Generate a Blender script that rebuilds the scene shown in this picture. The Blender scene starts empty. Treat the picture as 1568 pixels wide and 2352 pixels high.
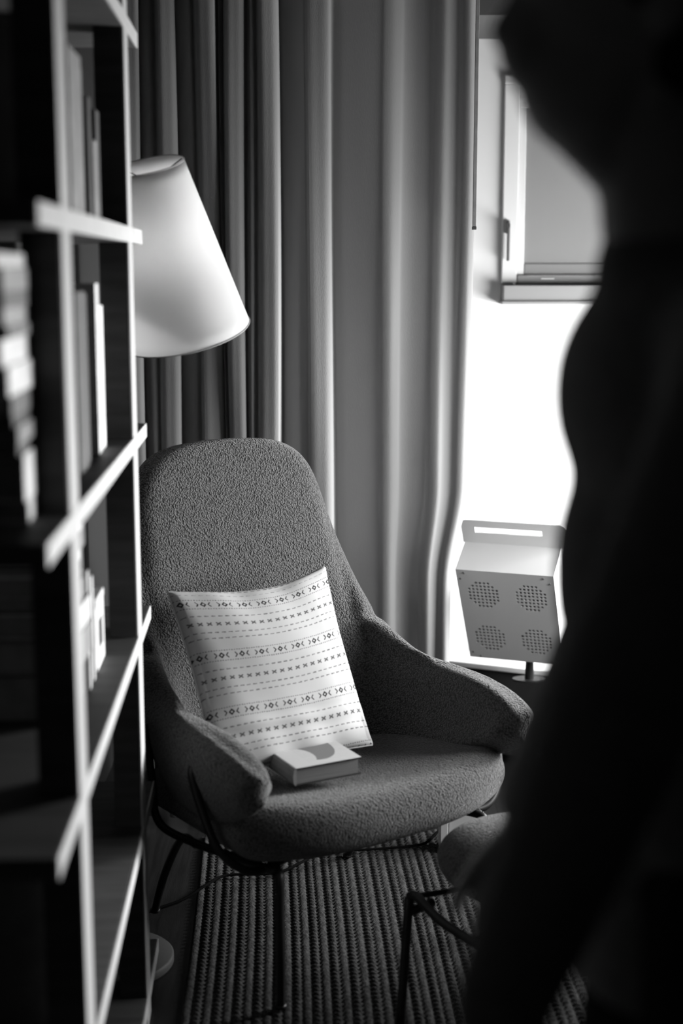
import bpy, bmesh, math, random
import numpy as np
from mathutils import Vector, Matrix
random.seed(7); np.random.seed(7)
SC = bpy.context.scene; COL = SC.collection
R = math.radians

# ------------------------------------------------------------ camera
cam = bpy.data.objects.new('camera', bpy.data.cameras.new('camera')); COL.objects.link(cam)
cam.location = (0, 0, 1.5); cam.rotation_euler = (R(90 - 9.74), 0, 0)
cd = cam.data; cd.sensor_fit = 'VERTICAL'; cd.sensor_height = 36; cd.sensor_width = 24; cd.lens = 50.0
cd.clip_start = .05
cd.dof.use_dof = True; cd.dof.focus_distance = 3.45; cd.dof.aperture_fstop = 1.7
SC.camera = cam
vs = SC.view_settings; vs.view_transform = 'Standard'; vs.look = 'None'; vs.gamma = 1; vs.use_curve_mapping = False
vs.exposure = 0.0
# ------------------------------------------------------------ world + lights
w = bpy.data.worlds.new('world'); SC.world = w; w.use_nodes = True
w.node_tree.nodes['Background'].inputs[0].default_value = (.5, .5, .5, 1)
w.node_tree.nodes['Background'].inputs[1].default_value = 0.004
def area(name, loc, aim, sx, sy, power, spread=180):
    l = bpy.data.lights.new(name, 'AREA'); l.shape = 'RECTANGLE'; l.size = sx; l.size_y = sy
    l.energy = power; l.spread = R(spread); l.color = (1, 1, 1)
    o = bpy.data.objects.new(name, l); COL.objects.link(o); o.location = loc
    d = Vector(aim) - Vector(loc); o.rotation_euler = d.to_track_quat('-Z', 'Z').to_euler(); return o
# daylight through the side window in the right wall, close to the back corner
WIN = dict(y0=2.75, y1=4.24, z0=.74, z1=1.27, x=1.45)
area('window_daylight', (WIN['x'] - .02, (WIN['y0'] + WIN['y1']) / 2, (WIN['z0'] + WIN['z1']) / 2),
     (0, 3.6, .95), WIN['z1'] - WIN['z0'], WIN['y1'] - WIN['y0'], 66, 170)
# brighter low sky outside the same window: its beam is cut off by the top edge of the opening
area('low_sky', (2.30, 3.95, 1.12), (-.2, 2.7, .95), .42, .36, 130)
# daylight behind the roller blind of the back window
area('blind_daylight', (.95, 4.62, 1.65), (.95, 3, 1.35), .7, .5, 6)
# weak fill lamp added behind the camera, with no window there
area('room_fill', (.5, -1.2, 2.0), (-.1, 3.2, .9), 1.4, 1.2, .2)

# ------------------------------------------------------------ materials
def mat(name, v, rough=.6, bump=None, var=None, spec=.3, metal=0, sheen=0, trans=0):
    """v grey albedo; bump=(kind, scale, strength, dist); var=(scale, lo, hi, stretch)"""
    m = bpy.data.materials.new(name); m.use_nodes = True; nt = m.node_tree; N = nt.nodes; Lk = nt.links
    b = N['Principled BSDF']; b.inputs['Base Color'].default_value = (v, v, v, 1)
    b.inputs['Roughness'].default_value = rough; b.inputs['Specular IOR Level'].default_value = spec
    b.inputs['Metallic'].default_value = metal; b.inputs['Sheen Weight'].default_value = sheen
    tc = N.new('ShaderNodeTexCoord'); out = tc.outputs['Object']
    if var:
        mp = N.new('ShaderNodeMapping'); mp.inputs['Scale'].default_value = var[3] if len(var) > 3 else (1, 1, 1)
        Lk.new(out, mp.inputs[0])
        n = N.new('ShaderNodeTexNoise'); n.inputs['Scale'].default_value = var[0]; n.inputs['Detail'].default_value = 4
        Lk.new(mp.outputs[0], n.inputs[0])
        mr = N.new('ShaderNodeMapRange'); mr.inputs[1].default_value = .35; mr.inputs[2].default_value = .65
        mr.inputs[3].default_value = v * var[1]; mr.inputs[4].default_value = v * var[2]
        Lk.new(n.outputs[0], mr.inputs[0]); Lk.new(mr.outputs[0], b.inputs['Base Color'])
    if bump:
        k, s, st, d = bump[:4]
        bp = N.new('ShaderNodeBump'); bp.inputs['Strength'].default_value = st; bp.inputs['Distance'].default_value = d
        if k == 'voronoi':
            n = N.new('ShaderNodeTexVoronoi'); n.inputs['Scale'].default_value = s; src = n.outputs['Distance']; bp.invert = True
            ns = N.new('ShaderNodeTexNoise'); ns.inputs['Scale'].default_value = s * .5
            mx = N.new('ShaderNodeVectorMath'); mx.operation = 'MULTIPLY_ADD'; mx.inputs[1].default_value = (.012,) * 3
            Lk.new(out, ns.inputs[0]); Lk.new(ns.outputs['Color'], mx.inputs[0]); Lk.new(out, mx.inputs[2]); Lk.new(mx.outputs[0], n.inputs[0])
        else:
            n = N.new('ShaderNodeTexNoise'); n.inputs['Scale'].default_value = s; n.inputs['Detail'].default_value = 3; src = n.outputs[0]
            mp2 = N.new('ShaderNodeMapping'); mp2.inputs['Scale'].default_value = bump[4] if len(bump) > 4 else (1, 1, 1)
            Lk.new(out, mp2.inputs[0]); Lk.new(mp2.outputs[0], n.inputs[0])
        Lk.new(src, bp.inputs['Height']); Lk.new(bp.outputs[0], b.inputs['Normal'])
    return m
def translucent(name, v, f, scale=250, st=.25, stretch=(1, 1, 1)):
    m = mat(name, v, .9, ('noise', scale, st, .001, stretch), spec=.05); nt = m.node_tree
    b = nt.nodes['Principled BSDF']; t = nt.nodes.new('ShaderNodeBsdfTranslucent'); t.inputs[0].default_value = (v, v, v, 1)
    x = nt.nodes.new('ShaderNodeMixShader'); x.inputs[0].default_value = f
    nt.links.new(b.outputs[0], x.inputs[1]); nt.links.new(t.outputs[0], x.inputs[2])
    nt.links.new(x.outputs[0], nt.nodes['Material Output'].inputs[0]); return m
def boucle(name, v):
    m = mat(name, v, 1.0, None, None, .0, sheen=.25); nt = m.node_tree; N = nt.nodes; Lk = nt.links
    b = N['Principled BSDF']; tc = N['Texture Coordinate']; o = tc.outputs['Object']
    ns = N.new('ShaderNodeTexNoise'); ns.inputs['Scale'].default_value = 120; Lk.new(o, ns.inputs[0])
    mx = N.new('ShaderNodeVectorMath'); mx.operation = 'MULTIPLY_ADD'; mx.inputs[1].default_value = (.006,) * 3
    Lk.new(ns.outputs['Color'], mx.inputs[0]); Lk.new(o, mx.inputs[2])
    vo = N.new('ShaderNodeTexVoronoi'); vo.inputs['Scale'].default_value = 250; vo.feature = 'SMOOTH_F1'; vo.inputs['Smoothness'].default_value = .35
    Lk.new(mx.outputs[0], vo.inputs[0])
    mr = N.new('ShaderNodeMapRange'); mr.inputs[1].default_value = .15; mr.inputs[2].default_value = .75
    mr.inputs[3].default_value = v * 1.35; mr.inputs[4].default_value = v * .45
    Lk.new(vo.outputs['Distance'], mr.inputs[0]); Lk.new(mr.outputs[0], b.inputs['Base Color'])
    bp = N.new('ShaderNodeBump'); bp.invert = True; bp.inputs['Strength'].default_value = .9; bp.inputs['Distance'].default_value = .004
    Lk.new(vo.outputs['Distance'], bp.inputs['Height']); Lk.new(bp.outputs[0], b.inputs['Normal']); return m
def attr_mat(name, lo, hi, rough=.9, bump=None):
    """base colour mixed between two real dye tones by the mesh attribute 'dye'"""
    m = mat(name, hi, rough, bump, spec=.1); nt = m.node_tree; N = nt.nodes
    a = N.new('ShaderNodeAttribute'); a.attribute_name = 'dye'
    mr = N.new('ShaderNodeMapRange'); mr.inputs[3].default_value = hi; mr.inputs[4].default_value = lo
    nt.links.new(a.outputs['Fac'], mr.inputs[0]); nt.links.new(mr.outputs[0], N['Principled BSDF'].inputs['Base Color']); return m

M = dict(
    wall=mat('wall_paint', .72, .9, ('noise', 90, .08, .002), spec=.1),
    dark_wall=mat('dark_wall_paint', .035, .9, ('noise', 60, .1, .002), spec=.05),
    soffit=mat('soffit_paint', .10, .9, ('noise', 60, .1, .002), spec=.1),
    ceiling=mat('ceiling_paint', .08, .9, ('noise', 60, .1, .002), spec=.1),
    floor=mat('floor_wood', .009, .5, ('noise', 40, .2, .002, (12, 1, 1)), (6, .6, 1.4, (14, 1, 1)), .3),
    trim=mat('white_trim_paint', .72, .45, ('noise', 40, .05, .001)),
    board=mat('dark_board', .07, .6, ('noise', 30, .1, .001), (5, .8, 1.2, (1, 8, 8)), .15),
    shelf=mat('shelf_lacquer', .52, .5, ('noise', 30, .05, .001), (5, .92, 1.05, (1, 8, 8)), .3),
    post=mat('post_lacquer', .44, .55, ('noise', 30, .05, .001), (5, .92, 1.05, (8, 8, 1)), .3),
    curtain=translucent('linen_curtain', .38, .4, 420, .5, (1, 1, .25)),
    shade=translucent('lamp_shade_fabric', .74, .55, 500, .12),
    boucle=boucle('chair_boucle', .080),
    metal=mat('black_metal', .012, .45, ('noise', 80, .05, .001), spec=.3, metal=0),
    lampmetal=mat('lamp_base_paint', .07, .6, ('noise', 120, .1, .001)),
    cushion=attr_mat('cushion_print', .025, .43, .95, ('noise', 900, .25, .0008)),
    cover=attr_mat('book_cover_print', .10, .45, .5, ('noise', 400, .1, .0004)),
    pages=mat('book_pages', .17, .9, ('noise', 60, .4, .001, (.2, .2, 30)), (40, .8, 1.1, (.2, .2, 30))),
    heater=mat('pale_sheet_metal', .7, .42, ('noise', 200, .04, .0005), spec=.4),
    inside=mat('box_inside', .02, .8, ('noise', 50, .05, .001)),
    screw=mat('screw_metal', .12, .4, ('noise', 200, .05, .0005)),
    sill=mat('grey_sill_paint', .26, .5, ('noise', 60, .05, .001)),
    blind=translucent('blind_fabric', .42, .45, 600, .3),
    rug=mat('rug_wool', .055, 1, ('noise', 350, .8, .003), (120, .6, 1.3), 0),
    cable=mat('black_cable', .006, .95, ('noise', 100, .1, .001), spec=0),
    skin=mat('skin', .35, .5, ('noise', 300, .15, .0008), (20, .95, 1.05)),
    hair=mat('dark_hair', .012, .6, ('noise', 300, .7, .003, (1, 1, .1)), spec=.2),
    sweater=mat('dark_sweater', .16, 1, ('noise', 420, .35, .0012), (60, .85, 1.15), 0, sheen=.15),
    trousers=mat('dark_trousers', .02, .95, ('noise', 300, .4, .002), (60, .8, 1.2), 0),
    shoe=mat('dark_shoe_leather', .02, .5, ('noise', 100, .2, .001)),
    plastic=mat('white_plastic', .6, .4, ('noise', 80, .05, .001)),
    glass=mat('window_glass', .8, .05, None, None, .5),
)
M['bulb'] = mat('lit_bulb', .8, .4); M['bulb'].node_tree.nodes['Principled BSDF'].inputs['Emission Color'].default_value = (1, 1, 1, 1)
M['bulb'].node_tree.nodes['Principled BSDF'].inputs['Emission Strength'].default_value = 30
def grey(v, rough=.7):
    k = 'book_tone_%d' % round(v * 1000)
    if k not in M: M[k] = mat(k, v, rough, ('noise', 120, .15, .001), (25, .85, 1.12))
    return M[k]

# ------------------------------------------------------------ mesh helpers
def link(name, bm, m, parent=None, smooth=False, loc=None):
    me = bpy.data.meshes.new(name); bmesh.ops.recalc_face_normals(bm, faces=bm.faces); bm.to_mesh(me); bm.free()
    me.materials.append(m)
    if smooth:
        me.polygons.foreach_set('use_smooth', [True] * len(me.polygons))
    o = bpy.data.objects.new(name, me); COL.objects.link(o)
    if parent: o.parent = parent
    if loc: o.location = loc
    return o
def empty(name, loc, label, cat, group=None, rz=0):
    o = bpy.data.objects.new(name, None); COL.objects.link(o); o.location = loc; o.rotation_euler = (0, 0, rz)
    o.empty_display_size = .05
    return tag(o, label, cat, group)
def tag(o, label=None, cat=None, group=None, kind=None):
    if label: o['label'] = label
    if cat: o['category'] = cat
    if group: o['group'] = group
    if kind: o['kind'] = kind
    return o
def struct(name, bm, m, smooth=False): return tag(link(name, bm, m, smooth=smooth), kind='structure')
def box(bm, x0, x1, y0, y1, z0, z1, bev=0, xf=None):
    v = [bm.verts.new((x, y, z)) for x in (x0, x1) for y in (y0, y1) for z in (z0, z1)]
    fs = [bm.faces.new([v[i] for i in q]) for q in ((0, 1, 3, 2), (4, 6, 7, 5), (0, 4, 5, 1), (2, 3, 7, 6), (0, 2, 6, 4), (1, 5, 7, 3))]
    if xf is not None:
        for a in v: a.co = xf @ a.co
    if bev:
        es = list({e for f in fs for e in f.edges})
        bmesh.ops.bevel(bm, geom=es, offset=bev, segments=2, affect='EDGES', profile=.5)
    return bm
def bx(*a, **k): return box(bmesh.new(), *a, **k)
def prism(bm, pts, z0, z1, bev=0):
    lo = [bm.verts.new((x, y, z0)) for x, y in pts]; hi = [bm.verts.new((x, y, z1)) for x, y in pts]; n = len(pts)
    fs = [bm.faces.new(lo[::-1]), bm.faces.new(hi)] + [bm.faces.new((lo[i], lo[(i + 1) % n], hi[(i + 1) % n], hi[i])) for i in range(n)]
    if bev: bmesh.ops.bevel(bm, geom=list({e for f in fs for e in f.edges}), offset=bev, segments=2, affect='EDGES', profile=.5)
    return bm
def spline(pts, n):
    P = [Vector(p) for p in pts]; out = []; L = len(P)
    for i in range(L - 1):
        p0, p1, p2, p3 = P[max(i - 1, 0)], P[i], P[i + 1], P[min(i + 2, L - 1)]
        for k in range(n):
            t = k / n
            out.append(.5 * ((2 * p1) + (p2 - p0) * t + (2 * p0 - 5 * p1 + 4 * p2 - p3) * t * t + (3 * p1 - p0 - 3 * p2 + p3) * t ** 3))
    out.append(P[-1]); return out
def tube(bm, pts, r, seg=12, sm=6, r2=None):
    ps = spline(pts, sm) if sm else [Vector(p) for p in pts]
    rings = []; up = None
    for i, p in enumerate(ps):
        d = (ps[min(i + 1, len(ps) - 1)] - ps[max(i - 1, 0)]).normalized()
        if up is None: up = Vector((0, 0, 1)) if abs(d.z) < .9 else Vector((1, 0, 0))
        a = d.cross(up).normalized(); up = a.cross(d).normalized(); rr = r if r2 is None else r + (r2 - r) * i / (len(ps) - 1)
        rings.append([bm.verts.new(p + (a * math.cos(q) + up * math.sin(q)) * rr) for q in [2 * math.pi * k / seg for k in range(seg)]])
    for A, B in zip(rings, rings[1:]):
        for k in range(seg): bm.faces.new((A[k], A[(k + 1) % seg], B[(k + 1) % seg], B[k]))
    bm.faces.new(rings[0][::-1]); bm.faces.new(rings[-1]); return bm
def lathe(bm, prof, seg=48, close=True):
    rings = [[bm.verts.new((r * math.cos(2 * math.pi * k / seg), r * math.sin(2 * math.pi * k / seg), z)) for k in range(seg)] for r, z in prof]
    for A, B in zip(rings, rings[1:]):
        for k in range(seg): bm.faces.new((A[k], A[(k + 1) % seg], B[(k + 1) % seg], B[k]))
    if close: bm.faces.new(rings[0][::-1]); bm.faces.new(rings[-1])
    return bm
def ellipsoid(bm, c, r, rot=None, u=24, v=16):
    mtx = Matrix.Translation(c) @ (rot.to_4x4() if rot else Matrix()) @ Matrix.Diagonal((r[0], r[1], r[2], 1))
    bmesh.ops.create_uvsphere(bm, u_segments=u, v_segments=v, radius=1, matrix=mtx); return bm
def bake(o, mods):
    """evaluate modifiers into plain mesh data"""
    for kind, kw in mods:
        md = o.modifiers.new(kind, kind)
        for k, v in kw.items(): setattr(md, k, v)
    dg = bpy.context.evaluated_depsgraph_get(); dg.update()
    me = bpy.data.meshes.new_from_object(o.evaluated_get(dg)); old = o.data; mt = old.materials[0]
    o.modifiers.clear(); o.data = me; me.name = old.name
    if not len(me.materials): me.materials.append(mt)
    bpy.data.meshes.remove(old)
    me.polygons.foreach_set('use_smooth', [True] * len(me.polygons)); return o
def grid_mesh(name, V, m, parent=None, dye=None, close_back=None, wrap=False):
    """V: (n, k, 3) array of points"""
    n, k, _ = V.shape; me = bpy.data.meshes.new(name)
    idx = np.arange(n * k).reshape(n, k)
    q = np.stack([idx[:-1, :-1], idx[1:, :-1], idx[1:, 1:], idx[:-1, 1:]], -1).reshape(-1, 4)
    me.vertices.add(n * k); me.vertices.foreach_set('co', V.reshape(-1).astype(np.float32))
    me.loops.add(q.size); me.loops.foreach_set('vertex_index', q.reshape(-1).astype(np.int32))
    me.polygons.add(len(q)); me.polygons.foreach_set('loop_start', np.arange(0, q.size, 4, dtype=np.int32))
    me.polygons.foreach_set('loop_total', np.full(len(q), 4, dtype=np.int32)); me.update(); me.validate()
    me.polygons.foreach_set('use_smooth', [True] * len(me.polygons))
    if dye is not None:
        a = me.attributes.new('dye', 'FLOAT', 'POINT'); a.data.foreach_set('value', dye.reshape(-1).astype(np.float32))
    me.materials.append(m); o = bpy.data.objects.new(name, me); COL.objects.link(o)
    if parent: o.parent = parent
    return o

# ------------------------------------------------------------ room
XL, XR, YB, YF, ZC = -.70, WIN['x'], 4.36, -1.6, 2.5
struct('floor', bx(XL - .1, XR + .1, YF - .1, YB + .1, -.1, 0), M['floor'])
struct('ceiling', bx(XL - .1, XR + .1, YF - .1, YB + .1, ZC, ZC + .1), M['ceiling'])
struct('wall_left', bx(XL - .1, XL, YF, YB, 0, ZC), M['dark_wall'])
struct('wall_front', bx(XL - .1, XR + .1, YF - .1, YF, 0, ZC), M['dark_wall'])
def holed_wall(axis, a0, a1, z0, z1, t0, t1, h):   # h = (a0, a1, z0, z1) of the opening
    bm = bmesh.new()
    for (p, q, r_, s_) in ((a0, h[0], z0, z1), (h[1], a1, z0, z1), (h[0], h[1], z0, h[2]), (h[0], h[1], h[3], z1)):
        if axis == 'x': box(bm, p, q, t0, t1, r_, s_)
        else: box(bm, t0, t1, p, q, r_, s_)
    return bm
W1 = (.52, 1.36, 1.452, 1.998)
struct('wall_back', holed_wall('x', XL - .1, XR + .1, 0, ZC, YB, YB + .12, W1), M['wall'])
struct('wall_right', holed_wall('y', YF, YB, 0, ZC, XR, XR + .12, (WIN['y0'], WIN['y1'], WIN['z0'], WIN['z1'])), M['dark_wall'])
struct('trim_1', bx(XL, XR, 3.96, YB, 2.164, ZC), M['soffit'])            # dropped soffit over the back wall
struct('baseboard_back', bx(XL, XR, YB - .015, YB, 0, .07), M['trim'])
# back window: casing, sash, blind, sill
wf = bmesh.new()
box(wf, .482, .528, YB - .016, YB + .06, 1.455, 2.034, .003)
box(wf, .482, 1.40, YB - .022, YB + .06, 2.0345, 2.060, .003)
box(wf, .5285, 1.3545, YB - .013, YB + .06, 1.9985, 2.034, .003)
box(wf, 1.355, 1.40, YB - .016, YB + .06, 1.455, 2.034, .003)
win = struct('window_1', wf, M['trim'])
sf = bmesh.new()
box(sf, .5285, .549, YB - .009, YB + .04, 1.479, 1.968, .002)
box(sf, 1.334, 1.3545, YB - .009, YB + .04, 1.479, 1.968, .002)
box(sf, .5285, 1.3545, YB - .011, YB + .04, 1.9685, 1.988, .002)
box(sf, .5285, 1.3545, YB - .0125, YB + .04, 1.9885, 1.998, .002)
link('sash', sf, M['trim'], win)
link('bottom_rail', bx(.5290, 1.354, YB - .019, YB + .04, 1.4495, 1.4785, bev=.002), M['sill'], win)
pane = link('pane', bx(.545, 1.335, YB + .02, YB + .026, 1.47, 1.975), M['glass'], win)
nt = M['glass'].node_tree; nt.nodes['Principled BSDF'].inputs['Transmission Weight'].default_value = 1; nt.nodes['Principled BSDF'].inputs['Base Color'].default_value = (.9, .9, .9, 1)
sl = bmesh.new()
box(sl, .484, 1.42, YB - .055, YB + .02, 1.402, 1.449, .003); box(sl, .480, 1.424, YB - .062, YB + .02, 1.392, 1.402, .002)
sill = link('window_sill', sl, M['sill'], win)
hb = bmesh.new(); box(hb, .494, .503, YB - .028, YB - .016, 1.60, 1.64, .002); box(hb, .494, .503, YB - .040, YB - .027, 1.52, 1.632, .003)
box(hb, .4945, .5025, YB - .04, YB - .015, 1.618, 1.63)
link('window_handle', hb, M['screw'], win)
link('latch', bx(.60, .64, YB - .022, YB - .016, 1.466, 1.470, bev=.0008), M['trim'], win)
# roller blind: top level thing hanging in the window
rb = empty('roller_blind', (.945, YB - .001, 1.4795), 'grey fabric roller blind pulled down inside the white window on the back wall', 'blind')
link('blind_fabric', bx(-.395, .385, -.0008, .0008, .03, .488), M['blind'], rb)
link('hem_bar', bx(-.395, .385, -.006, .006, -.0008, .034, bev=.004), M['blind'], rb)
# side window in the right wall (daylight source)
s2 = bmesh.new()
for (a, b, c_, d) in ((WIN['y0'] - .05, WIN['y0'], WIN['z0'] - .05, WIN['z1'] + .05), (WIN['y1'], WIN['y1'] + .05, WIN['z0'] - .05, WIN['z1'] + .05),
                      (WIN['y0'] - .05, WIN['y1'] + .05, WIN['z1'], WIN['z1'] + .05), (WIN['y0'] - .05, WIN['y1'] + .05, WIN['z0'] - .05, WIN['z0'])):
    box(s2, XR - .012, XR + .1, a, b, c_, d)
struct('window_2', s2, M['trim'])

# ------------------------------------------------------------ curtain (folds: X at the curtain plane, d towards the room)
cx = lambda px, b: (px - 784) / 3267 * (.99 * (3.80 - 1.15 * b))
CP = [(262, .0)]
for a_, b_ in ((298, 331), (366, 411), (456, 508), (523, 567), (592, 642), (704, 762)):
    w_ = b_ - a_; q_ = .72 if a_ > 700 else 1.08
    CP += [(a_ - 10, -.05 if a_ < 700 else -.005), (a_ - 2, .01), (a_ + 2, .072 * q_), (a_ + .18 * w_, .084 * q_), (a_ + .5 * w_, .085 * q_), (a_ + .8 * w_, .083 * q_), (b_ - 2, .072 * q_), (b_ + 1, .03), (b_ + 4, -.045 if a_ < 600 else -.01)]
CP += [(790, .0), (830, .012), (868, .022), (882, .030), (900, .031), (915, .022), (924, .010), (948, .004), (980, .010), (994, .022), (1012, .028), (1028, .018), (1042, .014), (1056, .026), (1068, .028), (1077, .02), (1081, .012)]
sp = spline([(cx(a, b), 3.80 - b * 1.15, 0) for a, b in CP], 6)
zs = np.concatenate([np.linspace(.03, 1.25, 40), np.linspace(1.28, 2.42, 30)])
V = np.zeros((len(zs), len(sp), 3))
for i, z in enumerate(zs):
    for j, p in enumerate(sp):
        t = j / (len(sp) - 1)
        pull = max(0, min(1, (.93 - z) / .27)); pull = pull * pull * (3 - 2 * pull)
        x = p.x - .043 * pull * max(0, (t - .82) / .18) + .010 * (t - .5) * 0 + .004 * math.sin(z * 2.3 + t * 17)
        fl = 1 + .12 * math.sin(z * 1.7 + t * 9)
        y = 3.80 + (p.y - 3.80) * fl * (.9 + .1 * (2.4 - z)) + .006 * math.sin(z * 3.1 + t * 30)
        V[i, j] = (x, y, z)
cur = grid_mesh('curtain', V, M['curtain'])
cur.modifiers.new('s', 'SOLIDIFY').thickness = .0012
tag(cur, 'long grey linen curtain hanging in deep folds between armchair and back wall', 'curtain')
wd = empty('curtain_wand', (.3385, 3.70, 1.60), 'thin dark curtain wand hanging at the right edge of the linen curtain', 'curtain wand')
link('rod', bx(-.0045, .0045, -.004, .004, 0, .80, bev=.001), grey(.25), wd)
link('tip', bx(-.0055, .0055, -.005, .005, -.004, .004, bev=.001), grey(.06), wd)

# ------------------------------------------------------------ rug with braided ribs
def rug():
    x0, x1, y0, y1, pitch = -.0, 1.62, 0, 2.35, .0205
    nx, ny = 560, 800
    X, Y = np.meshgrid(np.linspace(x0, x1, nx), np.linspace(y0, y1, ny))
    ph = X / pitch; col = np.floor(ph); fx = ph - col
    rib = np.abs(np.sin(math.pi * fx)) ** .6
    br = .5 + .5 * np.cos(2 * math.pi * (Y / .017 + .5 * (col % 2) + (fx - .5) * .7 * np.where(col % 2 > 0, 1, -1)))
    Z = .004 + .010 * rib * (.35 + .65 * br)
    Z += .0015 * np.sin(X * 9) * np.sin(Y * 5)
    X = X + .003 * np.sin(Y * 4 + 1); edge = np.minimum(np.minimum(X - x0, x1 - X), np.minimum(Y - y0, y1 - Y)); Z = np.where(edge < .004, .001, Z)
    o = grid_mesh('rug', np.stack([X, Y, Z], -1), M['rug'])
    o.location = (-.262, 1.25, .0005); o.rotation_euler = (0, 0, R(2.6))
    tag(o, 'chunky ribbed braided wool rug on the dark floor under the armchair', 'rug'); return o
rug()

# ------------------------------------------------------------ low white bench under the window and pale metal box on it
bn = empty('bench', (.27, 4.25, 0), 'low white bench along the back wall under the window', 'bench')
link('bench_top', prism(bmesh.new(), [(0, 0), (.93, -.385), (1.10, -.385), (1.10, .095), (0, .095)], .295, .312, .003), M['trim'], bn)
link('darkening_board', prism(bmesh.new(), [(.012, .008), (.932, -.372), (.937, -.36), (.017, .020)], .03, .2945, .002), M['inside'], bn)  # dark board added to stand in for the shade under the bench top
for a, b in ((.04, .06), (1.06, .06), (1.05, -.35), (.5, .06)):
    link('leg', bx(a - .018, a + .018, b - .018, b + .018, 0, .2945, bev=.003), M['trim'], bn)

def metal_box():
    yaw, tau = R(20), R(31); w, Lh, d = .275, .345, .115
    r = Vector((math.cos(yaw), -math.sin(yaw), 0)); n = Vector((-math.sin(yaw), -math.cos(yaw), 0))
    u = n * math.sin(tau) + Vector((0, 0, 1)) * math.cos(tau); b = -n * math.cos(tau) + Vector((0, 0, 1)) * math.sin(tau)
    O = Vector((.3755, 4.02, .382))
    root = empty('perforated_metal_box', (O.x + .1, O.y, .3125), 'pale sheet metal box with four round patches of holes on the white bench', 'metal box')
    MT = Matrix.Translation(Vector((-root.location.x, -root.location.y, -root.location.z)) + O) @ Matrix(((r.x, b.x, u.x, 0), (r.y, b.y, u.y, 0), (r.z, b.z, u.z, 0), (0, 0, 0, 1)))
    def put(bm): bmesh.ops.transform(bm, matrix=MT, verts=bm.verts); return bm
    # front panel with real holes
    p = .0112; cl = []
    c1x, c2x, c1z, c2z = .070, .205, .085, .255
    xs = sorted({0, w} | {c1x + (i - 4) * p for i in range(9)} | {c2x + (i - 4) * p for i in range(9)})
    zz = sorted({0, Lh} | {c1z + (i - 4) * p * 1.12 for i in range(9)} | {c2z + (i - 4) * p * 1.12 for i in range(9)})
    bm = bmesh.new(); vc = {}
    def vt(x, y, z):
        k = (round(x, 6), round(y, 6), round(z, 6))
        if k not in vc: vc[k] = bm.verts.new(k)
        return vc[k]
    def inhole(i0, i1, base):  # cell index inside a cluster
        return i0
    for i in range(len(xs) - 1):
        for j in range(len(zz) - 1):
            xa, xb, za, zb = xs[i], xs[i + 1], zz[j], zz[j + 1]; cxx, czz = (xa + xb) / 2, (za + zb) / 2
            hole = False
            for qx in (c1x, c2x):
                for qz in (c1z, c2z):
                    a, c_ = abs(cxx - qx) / p, abs(czz - qz) / (p * 1.12)
                    if a < 4 and c_ < 4 and a + c_ < 6 - .01: hole = True
            if not hole:
                bm.faces.new((vt(xa, 0, za), vt(xb, 0, za), vt(xb, 0, zb), vt(xa, 0, zb))); continue
            ring = [vt(cxx + .0042 * math.cos(q), 0, czz + .0042 * math.sin(q)) for q in [math.pi / 4 + k * math.pi / 6 for k in range(12)]]
            deep = [vt(v.co.x, .004, v.co.z) for v in ring]
            cor = [vt(xb, 0, zb), vt(xa, 0, zb), vt(xa, 0, za), vt(xb, 0, za)]
            for k in range(4):
                a = ring[k * 3:k * 3 + 3] + [ring[(k * 3 + 3) % 12]]
                bm.faces.new([cor[k]] + a[::-1][:0] + [cor[(k + 1) % 4], a[3], a[2], a[1], a[0]])
            for k in range(12): bm.faces.new((ring[k], ring[(k + 1) % 12], deep[(k + 1) % 12], deep[k]))
    link('front_panel', put(bm), M['heater'], root)
    bm = bmesh.new()  # casing: sides, bottom, top tray set a little inside
    t = .0016
    box(bm, 0, t, 0, d, 0, Lh); box(bm, w - t, w, 0, d, 0, Lh); box(bm, 0, w, 0, d, 0, t); box(bm, 0, w, 0, d, Lh - t, Lh)
    link('casing', put(bm), M['heater'], root)
    link('lining', put(bx(.004, w - .004, .012, .014, .004, Lh - .004)), M['inside'], root)
    # back plate with rounded top corners and slotted hand hold
    bm = bmesh.new(); H2 = .082; rc = .014; w2 = w + .02
    def plate(pts, y0, y1):
        lo = [bm.verts.new((x, y0, z)) for x, z in pts]; hi = [bm.verts.new((x, y1, z)) for x, z in pts]; nn = len(pts)
        bm.faces.new(lo); bm.faces.new(hi[::-1])
        for i in range(nn): bm.faces.new((lo[i], hi[i], hi[(i + 1) % nn], lo[(i + 1) % nn]))
    y0, y1 = d, d + .003; sx0, sx1, sz0, sz1 = .035, w - .05, Lh + .038, Lh + .058
    plate([(0, 0), (w, 0), (w, Lh), (0, Lh)], y0, y1)
    plate([(-.004, Lh), (sx0, Lh), (sx0, Lh + H2), (rc - .004, Lh + H2), (.0, Lh + H2 - .005), (-.004, Lh + H2 - rc)], y0, y1)
    plate([(sx1, Lh), (w2, Lh), (w2, Lh + H2 - rc), (w2 - .004, Lh + H2 - .005), (w2 - rc, Lh + H2), (sx1, Lh + H2)], y0, y1)
    plate([(sx0, Lh), (sx1, Lh), (sx1, sz0), (sx0, sz0)], y0, y1)
    plate([(sx0, sz1), (sx1, sz1), (sx1, Lh + H2), (sx0, Lh + H2)], y0, y1)
    link('handle_plate', put(bm), M['heater'], root)
    for (a, c_) in ((.022, Lh - .012), (.010, Lh - .034), (w - .03, Lh - .012), (w - .012, Lh - .03), (.012, .022), (.034, .008), (w - .03, .008), (w - .012, .022)):
        bm = bmesh.new(); bmesh.ops.create_cone(bm, cap_ends=True, segments=14, radius1=.0034, radius2=.0026, depth=.0016,
            matrix=Matrix.Translation((a, -.0008, c_)) @ Matrix.Rotation(math.pi / 2, 4, 'X'))
        link('screw', put(bm), M['screw'], root)
    bm = bmesh.new(); c = O + r * .165 + b * .06 - root.location
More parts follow.
